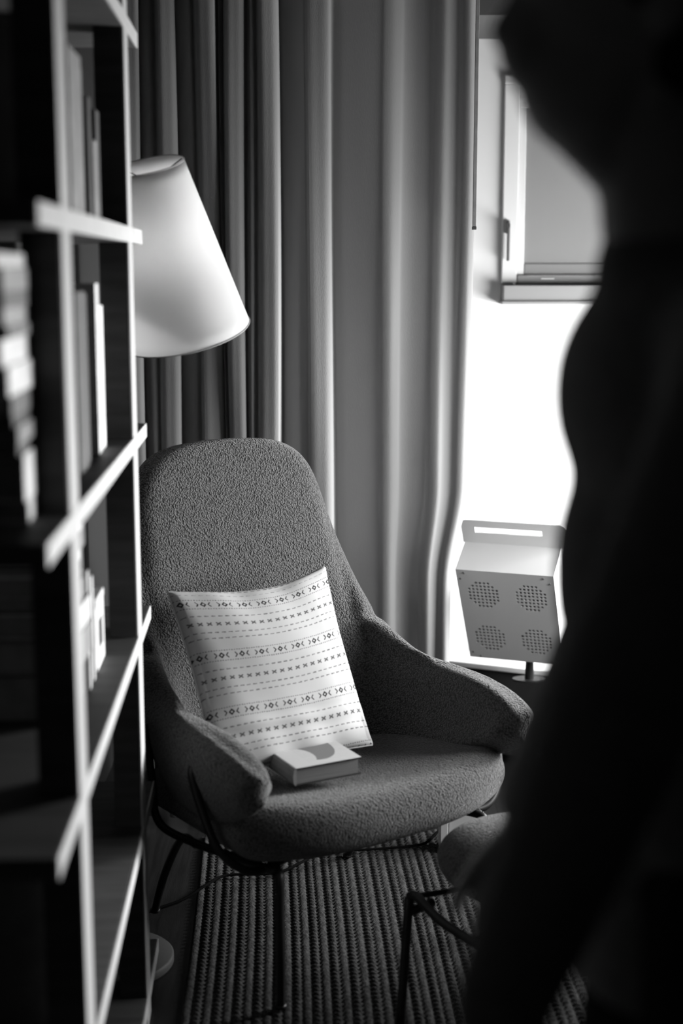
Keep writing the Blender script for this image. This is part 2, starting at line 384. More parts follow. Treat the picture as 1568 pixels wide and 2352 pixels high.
    tube(bm, [(c.x, c.y, .004), (c.x, c.y, .05), (c.x - .0, c.y, c.z + .01)], .014, 12, 3, .010)
    prism(bm, [(c.x + .05 * math.cos(q) , c.y + .03 * math.sin(q)) for q in [k * math.pi / 10 for k in range(20)]], .0006, .006)
    link('foot', bm, M['metal'], root)
metal_box()

# small white box on the floor behind the chair
fb = empty('power_box', (.28, 3.47, 0), 'small white box with a dark slot on the floor behind the armchair', 'box')
bm = bx(-.004, .085, 0, .07, 0, .15, bev=.003); link('housing', bm, M['plastic'], fb)
link('edge_frame', bx(-.026, -.006, -.006, .07, 0, .16, bev=.002), M['plastic'], fb)
link('slot', bx(.010, .06, -.002, .004, .052, .066, bev=.001), M['inside'], fb)

# ------------------------------------------------------------ bookcase
bk_x = lambda y: -.335 - .0477 * (y - 1.6)
ang = -math.atan(.0477)
BROT = Matrix.Rotation(math.atan(.0477), 4, 'Z')
# local frame: lx = distance from the front plane (negative = into the case), ly = along from y=1.58
bc = empty('bookcase', (bk_x(1.58), 1.58, 0), 'tall open bookcase with pale shelf edges and square posts along the left side', 'bookcase', rz=math.atan(.0477))
SZ = [.055, .414, .795, 1.175, 1.56, 1.935]
for z in SZ:
    ya = .028 if z > 1.5 else .012 if z > .5 else -.03
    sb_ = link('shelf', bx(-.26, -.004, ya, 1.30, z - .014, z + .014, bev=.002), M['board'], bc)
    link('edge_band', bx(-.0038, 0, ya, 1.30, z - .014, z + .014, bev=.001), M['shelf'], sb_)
for y in (.215, 1.045):
    for x in (-.056, -.255):
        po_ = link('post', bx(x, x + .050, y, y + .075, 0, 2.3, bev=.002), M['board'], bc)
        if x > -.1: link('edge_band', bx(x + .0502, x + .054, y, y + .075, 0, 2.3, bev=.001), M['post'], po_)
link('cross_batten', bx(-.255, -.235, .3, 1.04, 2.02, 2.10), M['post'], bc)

def book(y, z, ly, hz, dx, off, tone, label, grp, kind='stand', pages=.6, lean=0, name='book'):
    """book in bookcase frame; (ly) thickness along the shelf when standing, hz height, dx depth"""
    base = Vector((bk_x(1.58 + y) - off, 1.58 + y, z))
    base = bc.matrix_basis @ Vector((-off, y, z))
    e = empty(name, base, label, 'book', grp, rz=bc.rotation_euler.z)
    t = .003; bm = bmesh.new()
    if kind == 'stand':      # spine faces the room (+x)
        box(bm, -dx, 0, 0, t, 0, hz); box(bm, -dx, 0, ly - t, ly, 0, hz); box(bm, -t, .0008, 0, ly, 0, hz)
        link('cover', bm, grey(tone), e)
        link('page_block', bx(-dx + .004, -t, t, ly - t, .004, hz - .004), grey(pages), e)
    else:                     # lying flat, spine faces the room
        box(bm, -dx, 0, 0, ly, 0, t); box(bm, -dx, 0, 0, ly, hz - t, hz); box(bm, -t, .0008, 0, ly, 0, hz)
        link('cover', bm, grey(tone), e)
        link('page_block', bx(-dx + .004, -t, .004, ly - .004, t, hz - t), grey(.22), e)
    if lean: e.rotation_euler = (lean, 0, bc.rotation_euler.z)
    return e
T = .0145  # shelf half thickness + clearance
# --- shelf at 1.175: lying stack in front part and standing books further back
z = 1.175 + T; bottoms = []
stack = [(.225, .030, .55, 'pale bottom book of the lying stack on the middle shelf'),
         (.265, .058, .62, 'thick pale book second from the bottom of the lying stack'),
         (.29, .014, .05, 'thin dark book above the thick pale one in the lying stack'),
         (.30, .022, .20, 'mid grey book lying in the middle of the tall stack'),
         (.31, .012, .03, 'thin black book lying in the middle of the tall stack'),
         (.31, .026, .10, 'dark grey book lying above the thin black book'),
         (.33, .034, .70, 'white spined book, lower of the two white books in the stack'),
         (.34, .030, .75, 'white spined book, upper of the two white books in the stack'),
         (.33, .014, .18, 'thin grey book lying directly on the two white books'),
         (.32, .020, .33, 'grey book lying near the top of the stack'),
         (.31, .018, .12, 'charcoal book lying third from the top of the stack'),
         (.32, .026, .28, 'soft grey book lying second from the top of the stack'),
         (.31, .016, .55, 'light book lying on top of the tall stack')]
for i, (ln, th, tone, lb) in enumerate(stack):
    ln = (.045, .085, .10, .12, .125, .14, .17, .185, .15, .17, .16, .17, .19)[i]
    book(.205 - ln - (.012, 0, 0, 0, .004, .002, 0, .004, .012, .0, .022, .012, .014)[i], z, ln, th, .17, .046 + random.uniform(-.004, .004), tone, lb, 'books lying in the tall stack on the middle shelf', 'lie'); z += th + .0006
z = 1.175 + T
for (y0, y1, h, tone, off, lb) in ((.560, .66, .275, .07, .035, 'wide dark grey binder standing on the middle shelf beside the front post'),
                                (.662, .72, .27, .05, .04, 'dark book standing between grey binder and pale thin book'),
                                (.745, .755, .235, .03, .05, 'thin black book standing on the middle shelf'),
                                (.80, .845, .285, .62, .036, 'tall thin pale book standing on the middle shelf'),
                                (.847, .856, .26, .08, .038, 'very thin dark book standing between the two pale ones'),
                                (.862, .915, .247, .75, .038, 'white book standing last in the row on the middle shelf')):
    book(y0, z, y1 - y0, h, .18, off, tone, lb, 'books standing on the middle shelf')
# --- shelf at 1.56
z = 1.56 + T
for (y0, y1, h, tone, off, lb) in ((.33, .44, .25, .14, .035, 'wide grey album standing on the high shelf behind the front post'),
                                (.442, .56, .26, .16, .04, 'grey album with worn spine standing on the high shelf'),
                                (.562, .70, .245, .20, .036, 'lighter grey album standing on the high shelf'),
                                (.702, .755, .235, .19, .042, 'slim grey book standing on the high shelf'),
                                (.80, .845, .20, .05, .04, 'black book standing after the gap on the high shelf'),
                                (.85, .90, .135, .22, .038, 'short grey book standing on the high shelf'),
                                (.905, .96, .19, .06, .04, 'dark book standing near the far post on the high shelf')):
    book(y0, z, y1 - y0, h, .18, off, tone, lb, 'books standing on the high shelf')
# --- shelf at 0.795: leaning and piled small books, a patterned box
z = .795 + T
pile = [(.53, .075, .10, .05), (.53, .05, .10, .22), (.55, .04, .09, .55), (.55, .028, .085, .10), (.53, .035, .095, .32), (.51, .02, .09, .62), (.53, .035, .09, .12)]
names = ['dark box file lying lowest of the pile on the shelf below', 'mid grey book lying on the dark box file', 'pale book in the lower pile', 'thin dark book lying between pale books of the pile',
         'grey book in the upper part of the pile', 'thin white book near the top of the pile', 'charcoal book topping the pile under the middle shelf']
zz_ = z
for (y0, th, ln, tone), lb in zip(pile, names):
    book(y0, zz_, ln + .06, th, .15, .05 + random.uniform(-.008, .01), tone, lb, 'books piled on the lower middle shelf', 'lie'); zz_ += th + .0006
book(.53, zz_, .09, .055, .12, .045, .7, 'small white box lying on top of the pile under the middle shelf', 'books piled on the lower middle shelf', 'lie')
for (y0, ly, h, tone, off, lb) in ((.70, .022, .20, .5, .05, 'light paperback standing beside the pile'), (.725, .02, .17, .12, .055, 'dark paperback standing beside the pile'),
                                (.75, .02, .18, .6, .05, 'pale paperback standing next to the patterned box')):
    book(y0, z, ly, h, .13, off, tone, lb, 'paperbacks standing on the lower middle shelf')
pb = empty('patterned_box', bc.matrix_basis @ Vector((-.10, .86, z)), 'small white box with black square marking on the lower middle shelf', 'box', rz=bc.rotation_euler.z)
link('carton', bx(-.05, .05, -.055, .055, 0, .125, bev=.002), grey(.72), pb)
link('dark_window', bx(.0495, .0515, -.025, .02, .035, .085), grey(.02), pb)
link('lid', bx(-.051, .051, -.056, .056, .112, .1265, bev=.002), grey(.6), pb)
# --- shelf at 0.414
z = .414 + T
for (y0, ly, h, tone, lb) in ((.31, .03, .25, .12, 'dark paperback standing on the low shelf nearest the front post'), (.343, .045, .22, .3, 'grey book standing on the low shelf'),
                          (.392, .025, .26, .06, 'black book standing on the low shelf'), (.42, .035, .21, .4, 'light grey book standing on the low shelf'),
                          (.458, .03, .24, .04, 'thin black book standing on the low shelf'), (.50, .03, .20, .6, 'white book standing at the end of the low shelf row')):
    book(y0, z, ly, h, .14, .06, tone, lb, 'books standing on the low shelf')
bw = empty('small_bowl', bc.matrix_basis @ Vector((-.10, .60, z)), 'small black bowl beside the books on the low shelf', 'bowl')
link('body', lathe(bmesh.new(), [(.018, 0), (.03, .008), (.036, .03), (.034, .03), (.028, .012), (.0, .008)], 24, True), grey(.015), bw, True)
bw2 = empty('storage_box', bc.matrix_basis @ Vector((-.14, .46, .055 + T)), 'dark storage box on the bottom shelf near the camera', 'box', rz=bc.rotation_euler.z)
link('body', bx(-.09, .09, -.14, .12, 0, .22, bev=.006), grey(.05), bw2); link('lid', bx(-.093, .093, -.143, .123, .2, .235, bev=.006), grey(.07), bw2)

# ------------------------------------------------------------ floor lamp
lp = empty('floor_lamp', (-.487, 2.90, 0), 'floor lamp with a tilted white cone shade and round base behind the bookcase', 'lamp')
link('base', lathe(bmesh.new(), [(.0, .0), (.117, .0), (.12, .004), (.12, .018), (.116, .022), (.0, .024)], 64), M['lampmetal'], lp, True)
pb_ = bmesh.new(); tube(pb_, [(0, .075, .02), (0, .075, .6), (0, .075, 1.2), (.005, .09, 1.34)], .009, 14, 8); link('pole', pb_, M['metal'], lp, True)
ax = Vector((-.172, -.285, .945)).normalized()
cb = Vector((-.341, 3.14, 1.360)) - lp.location; Ls = .370
q = Vector((0, 0, 1)).rotation_difference(ax).to_matrix().to_4x4()
bm = bmesh.new(); r1, r2 = .0785, .1415; seg = 96; nr = 14
rings = [[bm.verts.new(((r2 + (r1 - r2) * k / nr) * math.cos(2 * math.pi * j / seg), (r2 + (r1 - r2) * k / nr) * math.sin(2 * math.pi * j / seg), Ls * k / nr)) for j in range(seg)] for k in range(nr + 1)]
for A, B in zip(rings, rings[1:]):
    for k in range(seg): bm.faces.new((A[k], A[(k + 1) % seg], B[(k + 1) % seg], B[k]))
bmesh.ops.transform(bm, matrix=Matrix.Translation(cb) @ q, verts=bm.verts)
sh = link('lamp_shade', bm, M['shade'], lp, True); sh.modifiers.new('s', 'SOLIDIFY').thickness = .0012
for rr, zz2 in ((r1 + .0006, Ls), (r2 + .0006, 0)):
    bm = bmesh.new(); ps = [(rr * math.cos(2 * math.pi * j / 72), rr * math.sin(2 * math.pi * j / 72), zz2) for j in range(73)]
    tube(bm, ps, .0013, 6, 0); bmesh.ops.transform(bm, matrix=Matrix.Translation(cb) @ q, verts=bm.verts); link('trim_ring', bm, grey(.35), sh, True)
mid = cb + ax * .12
bm = bmesh.new(); tube(bm, [(.005, .09, 1.34), (.03, .12, 1.40), tuple(mid - ax * .04), tuple(mid)], .007, 12, 5); link('arm', bm, M['metal'], lp, True)
bm = bmesh.new(); tube(bm, [tuple(mid - ax * .01), tuple(mid + ax * .05)], .017, 16, 0); link('bulb_socket', bm, M['metal'], lp, True)
bm = bmesh.new(); ellipsoid(bm, mid + ax * .085, (.03, .03, .038)); link('bulb', bm, M['bulb'], lp, True)
bm = bmesh.new()
for k in range(3):
    a = k * 2.094 + .4; pe = Matrix.Translation(cb) @ q @ Vector((r1 * math.cos(a) * .99, r1 * math.sin(a) * .99, Ls - .004)); pc = Matrix.Translation(cb) @ q @ Vector((.0, .0, Ls - .035))
    tube(bm, [tuple(pc), tuple(pe)], .0015, 6, 0)
link('spider', bm, M['metal'], lp)

# ------------------------------------------------------------ armchair (local: x = sideways, -y = forward, turned 35 degrees)
AC = R(35); CC = Vector((-.05, 3.052, 0))
chair = empty('armchair', CC, 'grey boucle wingback lounge armchair with black rod legs in front of the curtain', 'armchair', rz=AC)
def sfz(s, f, z): return Vector((s, -f, z))
Tp = [(0, (0, -.425, 1.098)), (.10, (.11, -.425, 1.096)), (.18, (.208, -.422, 1.092)), (.24, (.255, -.415, 1.058)), (.30, (.266, -.405, .985)), (.38, (.265, -.388, .885)), (.46, (.272, -.365, .79)),
      (.54, (.288, -.330, .71)), (.62, (.302, -.275, .637)), (.70, (.315, -.20, .592)), (.78, (.326, -.095, .578)), (.86, (.335, .035, .585)), (.93, (.342, .180, .583)), (.98, (.336, .278, .556)), (1, (.326, .315, .526))]
Bt = [(0, (0, -.19, .38)), (.30, (.17, -.18, .38)), (.46, (.250, -.15, .365)), (.62, (.295, -.07, .375)), (.78, (.312, .04, .39)), (.90, (.312, .165, .415)), (.97, (.318, .255, .450)), (1, (.320, .300, .490))]
def interp(tab, u):
    for (a, p), (b, q_) in zip(tab, tab[1:]):
        if u <= b: 
            t = (u - a) / (b - a); return Vector(p) * (1 - t) + Vector(q_) * t
    return Vector(tab[-1][1])
def shell():
    us = [math.sin(math.pi / 2 * (-1 + 2 * i / 110)) for i in range(111)]; vs_ = [math.sin(math.pi / 2 * j / 44) for j in range(45)]
    G = np.zeros((len(vs_), len(us), 3))
    for i, u in enumerate(us):
        a = abs(u); sg = 1 if u >= 0 else -1
        Tt, B = interp(Tp, a), interp(Bt, a)
        arm = min(1, max(0, (a - .5) / .35)) * min(1, (1 - a) / .12 + .0)
        for j, v in enumerate(vs_):
            p = B * (1 - v) + Tt * v; k = 4 * v * (1 - v)
            p = p.copy(); p.x += .032 * k * arm + .012 * k * min(1, a / .4) * (1 - arm); p.y += -.03 * k * (1 - min(1, a / .55) ** 2)
            G[j, i] = (p.x * sg, -p.y, p.z)
    for _ in range(14):   # soften the piecewise curves
        H_ = G.copy(); H_[:, 1:-1] = .5 * G[:, 1:-1] + .25 * (G[:, 2:] + G[:, :-2]); G = H_
    for _ in range(60):  # relax the inner surface only
        H_ = G.copy(); H_[1:-1, 1:-1] = .4 * G[1:-1, 1:-1] + .15 * (G[1:-1, 2:] + G[1:-1, :-2] + G[2:, 1:-1] + G[:-2, 1:-1]); G = H_
    du = np.gradient(G, axis=1); dv = np.gradient(G, axis=0); N_ = np.cross(du, dv); N_ /= np.linalg.norm(N_, axis=2, keepdims=True) + 1e-9
    for _ in range(6):
        H_ = N_.copy(); H_[1:-1, 1:-1] = .4 * N_[1:-1, 1:-1] + .15 * (N_[1:-1, 2:] + N_[1:-1, :-2] + N_[2:, 1:-1] + N_[:-2, 1:-1]); N_ = H_ / np.linalg.norm(H_, axis=2, keepdims=True)
    rim = np.concatenate([G[-1], G[8:, 0], G[8:, -1]]); fine = [G[-1]] + [G[-1][:-1] * (1 - t) + G[-1][1:] * t for t in (.25, .5, .75)]
    rim = np.concatenate(fine + [G[6:, 0], G[6:, -1]])
    dist = np.min(np.linalg.norm(G[:, :, None, :] - rim[None, None], axis=3), axis=2)
    e1 = np.clip(dist / .045, 0, 1); th = .043 * np.sqrt(np.clip(1 - (1 - e1) ** 2, 0, 1)) + .0012
    A_, B_ = G + N_ * th[..., None], G - N_ * th[..., None]; nv, nu_ = th.shape
    bm = bmesh.new(); va = [[bm.verts.new(A_[j, i]) for i in range(nu_)] for j in range(nv)]; vb = [[bm.verts.new(B_[j, i]) for i in range(nu_)] for j in range(nv)]
    for j in range(nv - 1):
        for i in range(nu_ - 1):
            bm.faces.new((va[j][i], va[j][i + 1], va[j + 1][i + 1], va[j + 1][i])); bm.faces.new((vb[j][i], vb[j + 1][i], vb[j + 1][i + 1], vb[j][i + 1]))
    for i in range(nu_ - 1):
        for j in (0, nv - 1): bm.faces.new((va[j][i], va[j][i + 1], vb[j][i + 1], vb[j][i]))
    for j in range(nv - 1):
        for i in (0, nu_ - 1): bm.faces.new((va[j][i], va[j + 1][i], vb[j + 1][i], vb[j][i]))
    o = link('shell_tmp', bm, M['boucle'])
    return bake(o, [('REMESH', dict(mode='VOXEL', voxel_size=.0075)), ('SMOOTH', dict(factor=.5, iterations=12)), ('SUBSURF', dict(levels=1, render_levels=1))])
shl = shell(); shl.name = 'backrest'; shl.parent = chair
# split into backrest and two armrests by position so each is its own part
def split(o):
    me = o.data; n = len(me.vertices); co = np.zeros(n * 3, np.float32); me.vertices.foreach_get('co', co); co = co.reshape(-1, 3)
    pc = np.array([co[list(p.vertices)].mean(0) for p in me.polygons])
    f = -pc[:, 1]; line = (f + .30) - (pc[:, 2] - .38) * (-.55) > .21 + 0 * f
    arm = (f > -.16 - .0 * pc[:, 2]) & (np.abs(pc[:, 0]) > .17)
    lab = np.where(arm & (pc[:, 0] < 0), 1, np.where(arm & (pc[:, 0] > 0), 2, 0))
    nb = np.zeros(n * 3, np.float32); me.vertex_normals.foreach_get('vector', nb) if hasattr(me, 'vertex_normals') else None
    out = []
    for L_, nm in ((0, 'backrest'), (1, 'armrest'), (2, 'armrest')):
        bm = bmesh.new(); bm.from_mesh(me); bm.faces.ensure_lookup_table()
        bmesh.ops.delete(bm, geom=[bm.faces[i] for i in np.nonzero(lab != L_)[0]], context='FACES')
        m2 = bpy.data.meshes.new(nm); bm.to_mesh(m2)
        vidx = None; bm.free(); m2.materials.append(M['boucle']); m2.polygons.foreach_set('use_smooth', [True] * len(m2.polygons))
        # keep the seamless normals of the whole shell
        kd = {}
        nrm = nb.reshape(-1, 3)
        key = {tuple(np.round(c, 5)): i for i, c in enumerate(co)}
        vn = []
        for v in m2.vertices:
            i = key.get(tuple(np.round(np.array(v.co, np.float32), 5)))
            vn.append(tuple(nrm[i]) if i is not None else tuple(v.normal))
        m2.normals_split_custom_set_from_vertices(vn)
        ob = bpy.data.objects.new(nm, m2); COL.objects.link(ob); ob.parent = chair; out.append(ob)
    bpy.data.objects.remove(o); return out
split(shl)
# seat cushion: rounded bowed block
def seat():
    bm = bmesh.new(); nx, ny = 12, 10
    def top(s, f): return .449 - .065 * max(0, (.25 - f)) / .5 - .022 * max(0, 1 - (s / .3) ** 2) * .5
    def lim(s): return .330 - .07 * abs(s / .33) ** 3
    G = {}
    for k, (ins, zf) in enumerate(((.030, 0), (.0, .35), (.0, .72), (.022, 1))):
        for i in range(nx + 1):
            for j in range(ny + 1):
                if 0 < k < 3 and 0 < i < nx and 0 < j < ny: continue
                s = -.350 + .70 * i / nx; fm = lim(s); f = -.27 + (fm + .27) * j / ny
                s2 = s * (1 - ins / .350); f2 = f - (ins * (1 if j > ny / 2 else -1)) * abs(2 * j / ny - 1) ** 2
                zb = .318 + .0 * f; zt = top(s, f)
                G[i, j, k] = bm.verts.new(sfz(s2, f2, zb + (zt - zb) * zf))
    for k in (0, 3):
        for i in range(nx):
            for j in range(ny):
                bm.faces.new([G[i, j, k], G[i + 1, j, k], G[i + 1, j + 1, k], G[i, j + 1, k]])
    for k in range(3):
        for i in range(nx):
            for j in (0, ny): bm.faces.new([G[i, j, k], G[i + 1, j, k], G[i + 1, j, k + 1], G[i, j, k + 1]])
        for j in range(ny):
            for i in (0, nx): bm.faces.new([G[i, j, k], G[i, j + 1, k], G[i, j + 1, k + 1], G[i, j, k + 1]])
    o = link('seat', bm, M['boucle'], chair)
    return bake(o, [('SUBSURF', dict(levels=2, render_levels=2)), ('REMESH', dict(mode='VOXEL', voxel_size=.007)), ('SMOOTH', dict(factor=.5, iterations=10)), ('SUBSURF', dict(levels=1, render_levels=1))])
seat()
# rod frame
RD = .009
for sg in (-1, 1):
    fr = bmesh.new()
    tube(fr, [sfz(sg * .378, -.10, .54), sfz(sg * .380, -.075, .42), sfz(sg * .378, -.05, .335), sfz(sg * .335, .03, .305), sfz(sg * .29, .17, .303), sfz(sg * .268, .24, .300)], RD, 12, 8)
    tube(fr, [sfz(sg * .365, .11, .520), sfz(sg * .393, .125, .500), sfz(sg * .388, .155, .43), sfz(sg * .368, .19, .35), sfz(sg * .31, .215, .303), sfz(sg * .22, .20, .303), sfz(sg * .1, .17, .303)], RD, 12, 8)
    link('side_frame', fr, M['metal'], chair, True)
    lg = bmesh.new(); tube(lg, [sfz(sg * .24, .16, .303), sfz(sg * .262, .235, .302), sfz(sg * .271, .258, .285), sfz(sg * .272, .26, .2), sfz(sg * .271, .259, .1), sfz(sg * .271, .259, .018)], RD, 12, 8)
    tube(lg, [sfz(sg * .271, .259, .0145), sfz(sg * .271, .259, .022)], .0115, 12, 0); link('leg', lg, M['metal'], chair, True)
    lg = bmesh.new(); tube(lg, [sfz(sg * .335, .03, .303), sfz(sg * .32, -.06, .28), sfz(sg * .29, -.2, .14), sfz(sg * .275, -.28, .018)], RD, 12, 8)
    tube(lg, [sfz(sg * .275, -.28, .0145), sfz(sg * .275, -.28, .022)], .0115, 12, 0); link('leg', lg, M['metal'], chair, True)
fr = bmesh.new(); tube(fr, [sfz(-.268, .25, .300), sfz(-.2, .17, .303), sfz(0, .16, .303), sfz(.2, .17, .303), sfz(.268, .25, .300)], RD * .8, 12, 8)
tube(fr, [sfz(-.24, -.12, .303), sfz(.24, -.12, .303)], RD * .8, 12, 0); link('cross_rod', fr, M['metal'], chair, True)

# ------------------------------------------------------------ cushion with printed bands
def cushion():
    TL, TR, BR = Vector((-.383, 3.06, .795)), Vector((-.040, 3.285, .805)), Vector((.068, 3.00, .465)); BL = Vector((-.262, 2.80, .455))
    n = 440; U, Vv = np.meshgrid(np.linspace(0, 1, n), np.linspace(0, 1, n))
    def sd(t): return t
    # pincushion outline: edges bow inwards between the corners
    bow = .032
    u2 = U + (bow * np.sin(math.pi * Vv) * (1 - 2 * U)) ; v2 = Vv + (bow * np.sin(math.pi * U) * (1 - 2 * Vv)) * 1.1
    P = sum(np.multiply.outer(wt, np.array(p)) for wt, p in (((1 - u2) * v2, TL), (u2 * v2, TR), (u2 * (1 - v2), BR), ((1 - u2) * (1 - v2), BL)))
    P = P - np.multiply.outer(.018 * np.sin(math.pi * U ** 1.25) * (.35 + .65 * Vv), np.array((TL - BL).normalized()))
    nr = ((TR - TL).cross(TL - BL)).normalized()
    if nr.y > 0: nr = -nr
    e = np.minimum(np.minimum(U, 1 - U), np.minimum(Vv, 1 - Vv)); puff = (np.clip(16 * U * (1 - U) * Vv * (1 - Vv), 0, 1)) ** .34
    wr = .0028 * np.sin(60 * (Vv + .16 * U - .1 * U * U)) * np.exp(-((Vv - .19) / .08) ** 2) * (.4 + U)
    wr += .0022 * np.sin(23 * U + 9 * Vv) * np.exp(-(e / .16)) + .003 * np.sin(9 * Vv + 4 * U)
    front = P + np.multiply.outer(.050 * puff + wr * np.clip(e * 30, 0, 1), np.array(nr))
    # print: dashed lines, cross stitch rows, diamond rows (w metres across, v downwards from the top)
    Wc, Hc = .42, .45; x = U * Wc + .004 * np.sin(7 * Vv); y = (1 - Vv) * Hc - .010 * np.sin(math.pi * U) + .003
    dye = np.zeros_like(x)
    def dash(y0, per, duty, th, v=.75, ph=0):
        nonlocal dye
        k = (np.abs(y - y0) < th) & (((x / per + ph) % 1) < duty); dye = np.maximum(dye, k * v)
    def seg(px, py, x0, y0, x1, y1, th):
        dx, dy = x1 - x0, y1 - y0; t = np.clip(((px - x0) * dx + (py - y0) * dy) / (dx * dx + dy * dy), 0, 1)
        return np.hypot(px - x0 - t * dx, py - y0 - t * dy) < th
    per = .1365
    for k in range(-1, 4):
        y0 = .046 + k * per
        dash(y0 - .0125, .0062, .6, .0011); dash(y0 + .0125, .0062, .6, .0011, .75, .3)
        s = .0505; px = ((x + .0 + .015) % s) - s / 2; py = y - y0
        d = np.abs(px) + np.abs(py); dm = (d < .0078) & (d > .0030)
        ch = seg(px, py, -.0165, -.0055, -.0118, 0, .0014) | seg(px, py, -.0118, 0, -.0165, .0055, .0014) | seg(px, py, .0165, -.0055, .0118, 0, .0014) | seg(px, py, .0118, 0, .0165, .0055, .0014)
        dye = np.maximum(dye, (dm | ch) * 1.0)
        dash(y0 + .034, .0165, .62, .0012)
        s = .0218; px = (x % s) - s / 2; py = y - (y0 + .0555)
        cr = seg(px, py, -.0045, -.0030, .0045, .0030, .0017) | seg(px, py, -.0045, .0030, .0045, -.0030, .0017)
        dye = np.maximum(dye, cr * .85)
        dash(y0 + .078, .0165, .62, .0012, .75, .4); dash(y0 + .093, .0165, .62, .0012, .75, .1)
        if k == -1: dash(y0 + .108, .0165, .62, .0007, .6, .2)
    root = empty('cushion', (BL + BR) / 2, 'square white cushion printed with dashed lines and diamonds leaning in the armchair', 'cushion')
    off = np.array(root.location)
    o = grid_mesh('cover', front - off, M['cushion'], root, dye=dye)
    k = slice(0, n, 4); kk = list(range(0, n, 4)) + ([n - 1] if (n - 1) % 4 else [])
    back = P[np.ix_(kk, kk)] - np.multiply.outer(.040 * puff[np.ix_(kk, kk)], np.array(nr))
    grid_mesh('back_panel', back - off, M['cushion'], root, dye=np.zeros(back.shape[:2]))
    # welt around the rim
    rim = np.concatenate([P[0, :-1], P[:-1, -1], P[-1, :0:-1], P[:0:-1, 0]])[::6] - off
    bm = bmesh.new(); tube(bm, [tuple(p) for p in rim] + [tuple(rim[0])], .0022, 6, 0); link('welt', bm, grey(.6), root, True)
cushion()

# ------------------------------------------------------------ hardback book on the seat
def seat_book():
    org = Vector((-.0925, 2.775, .4545)); bt = empty('hardback_book', org, 'closed hardback book with a pale printed cover lying on the armchair seat', 'book', rz=R(28))
    Wd, Dp, th = .152, .125, .037     # near edge (bottom of pages), spine edge
    n = 160; U, V_ = np.meshgrid(np.linspace(0, 1, n), np.linspace(0, 1, n))
    X = U * Wd; Y = V_ * .21; Z = np.full_like(X, th) + .0
    dye = np.zeros_like(X)
    c1 = np.hypot((U - .50) / .36, (V_ - .52) / .40); c2 = np.hypot((U - .12) / .34, (V_ - .30) / .30)
    dye = np.where(c1 < 1, .85, dye); dye = np.where(c2 < 1, 0, dye)
    dye = np.maximum(dye, ((np.sin(U * 210) * np.sin(V_ * 260)) > .72) * .35 * (U > .25))
    t = .0028
    bm = bx(-.002, Wd, 0, .21, 0, t, bev=.0006); 
    box(bm, -.002, Wd, 0, .21, th - t, th - .0002, bev=.0006); link('cover', bm, grey(.02), bt)
    o = grid_mesh('cover_print', np.stack([X, Y, Z], -1), M['cover'], bt, dye=dye)
    sp_ = bmesh.new(); prof = [(-.002, 0), (-.0055, .006), (-.007, th / 2), (-.0055, th - .006), (-.002, th)]
    lo = [sp_.verts.new((a, 0, b)) for a, b in prof]; hi = [sp_.verts.new((a, .21, b)) for a, b in prof]; inn = [sp_.verts.new((.001, 0, b)) for b in (0, th)]; inh = [sp_.verts.new((.001, .21, b)) for b in (0, th)]
    for k in range(4): sp_.faces.new((lo[k], lo[k + 1], hi[k + 1], hi[k]))
    sp_.faces.new(lo + [inn[1], inn[0]]); sp_.faces.new(hi + [inh[1], inh[0]]); sp_.faces.new((lo[0], hi[0], inh[0], inn[0])); sp_.faces.new((lo[4], hi[4], inh[1], inn[1]))
    link('spine', sp_, grey(.2), bt)
    link('page_block', bx(.001, Wd - .006, .004, .206, t, th - t), M['pages'], bt)
seat_book()

# ------------------------------------------------------------ ottoman
ot = empty('ottoman', (.405, 2.735, 0), 'matching grey boucle ottoman on black rod legs, in front of the armchair on the right', 'ottoman', rz=R(-20))
bm = bmesh.new(); nu = 40
for k in range(1): ellipsoid(bm, (0, 0, .305), (.215, .175, .085), u=40, v=24)
ellipsoid(bm, (0, 0, .298), (.19, .155, .080), u=40, v=24)
pd = link('pad', bm, M['boucle'], ot)
bake(pd, [('REMESH', dict(mode='VOXEL', voxel_size=.008)), ('SMOOTH', dict(factor=.5, iterations=10)), ('SUBSURF', dict(levels=1, render_levels=1))])
OX = lambda px, py, pz: ot.matrix_basis.inverted() @ Vector((px, py, pz))
fr = bmesh.new(); A_ = OX(.135, 2.668, .262)
tube(fr, [A_, OX(.15, 2.655, .268), OX(.20, 2.59, .243), OX(.30, 2.50, .222), OX(.38, 2.48, .218)], .0098, 12, 6)
tube(fr, [OX(.137, 2.665, .232), OX(.185, 2.70, .236)], .009, 12, 0)
tube(fr, [A_, OX(.22, 2.76, .232), OX(.40, 2.92, .222)], .006, 12, 0)
link('frame', fr, M['metal'], ot, True)
for (a, b) in ((.116, 2.61), (.36, 2.47), (.42, 2.95), (.60, 2.72)):
    lg = bmesh.new(); tp = A_ if a < .2 else OX(a, b, .228)
    ft = OX(a, b, .0165)
    tube(lg, [tp, tp * .5 + ft * .5, ft], .0098, 12, 3); link('leg', lg, M['metal'], ot, True)

# ------------------------------------------------------------ cable on the floor
bm = bmesh.new()
cz = [(-.56, 3.02, .006), (-.455, 3.14, .006), (-.38, 3.20, .009), (-.332, 3.249, .021), (-.284, 3.311, .021), (-.166, 3.324, .021), (-.10, 3.39, .021), (-.049, 3.456, .021), (.074, 3.47, .021), (.199, 3.498, .021), (.235, 3.54, .021), (.26, 3.60, .02)]
tube(bm, cz, .0035, 8, 6); tag(link('floor_cable', bm, M['cable'], None, True), 'thin black power cord trailing across the rug under the armchair', 'cord')

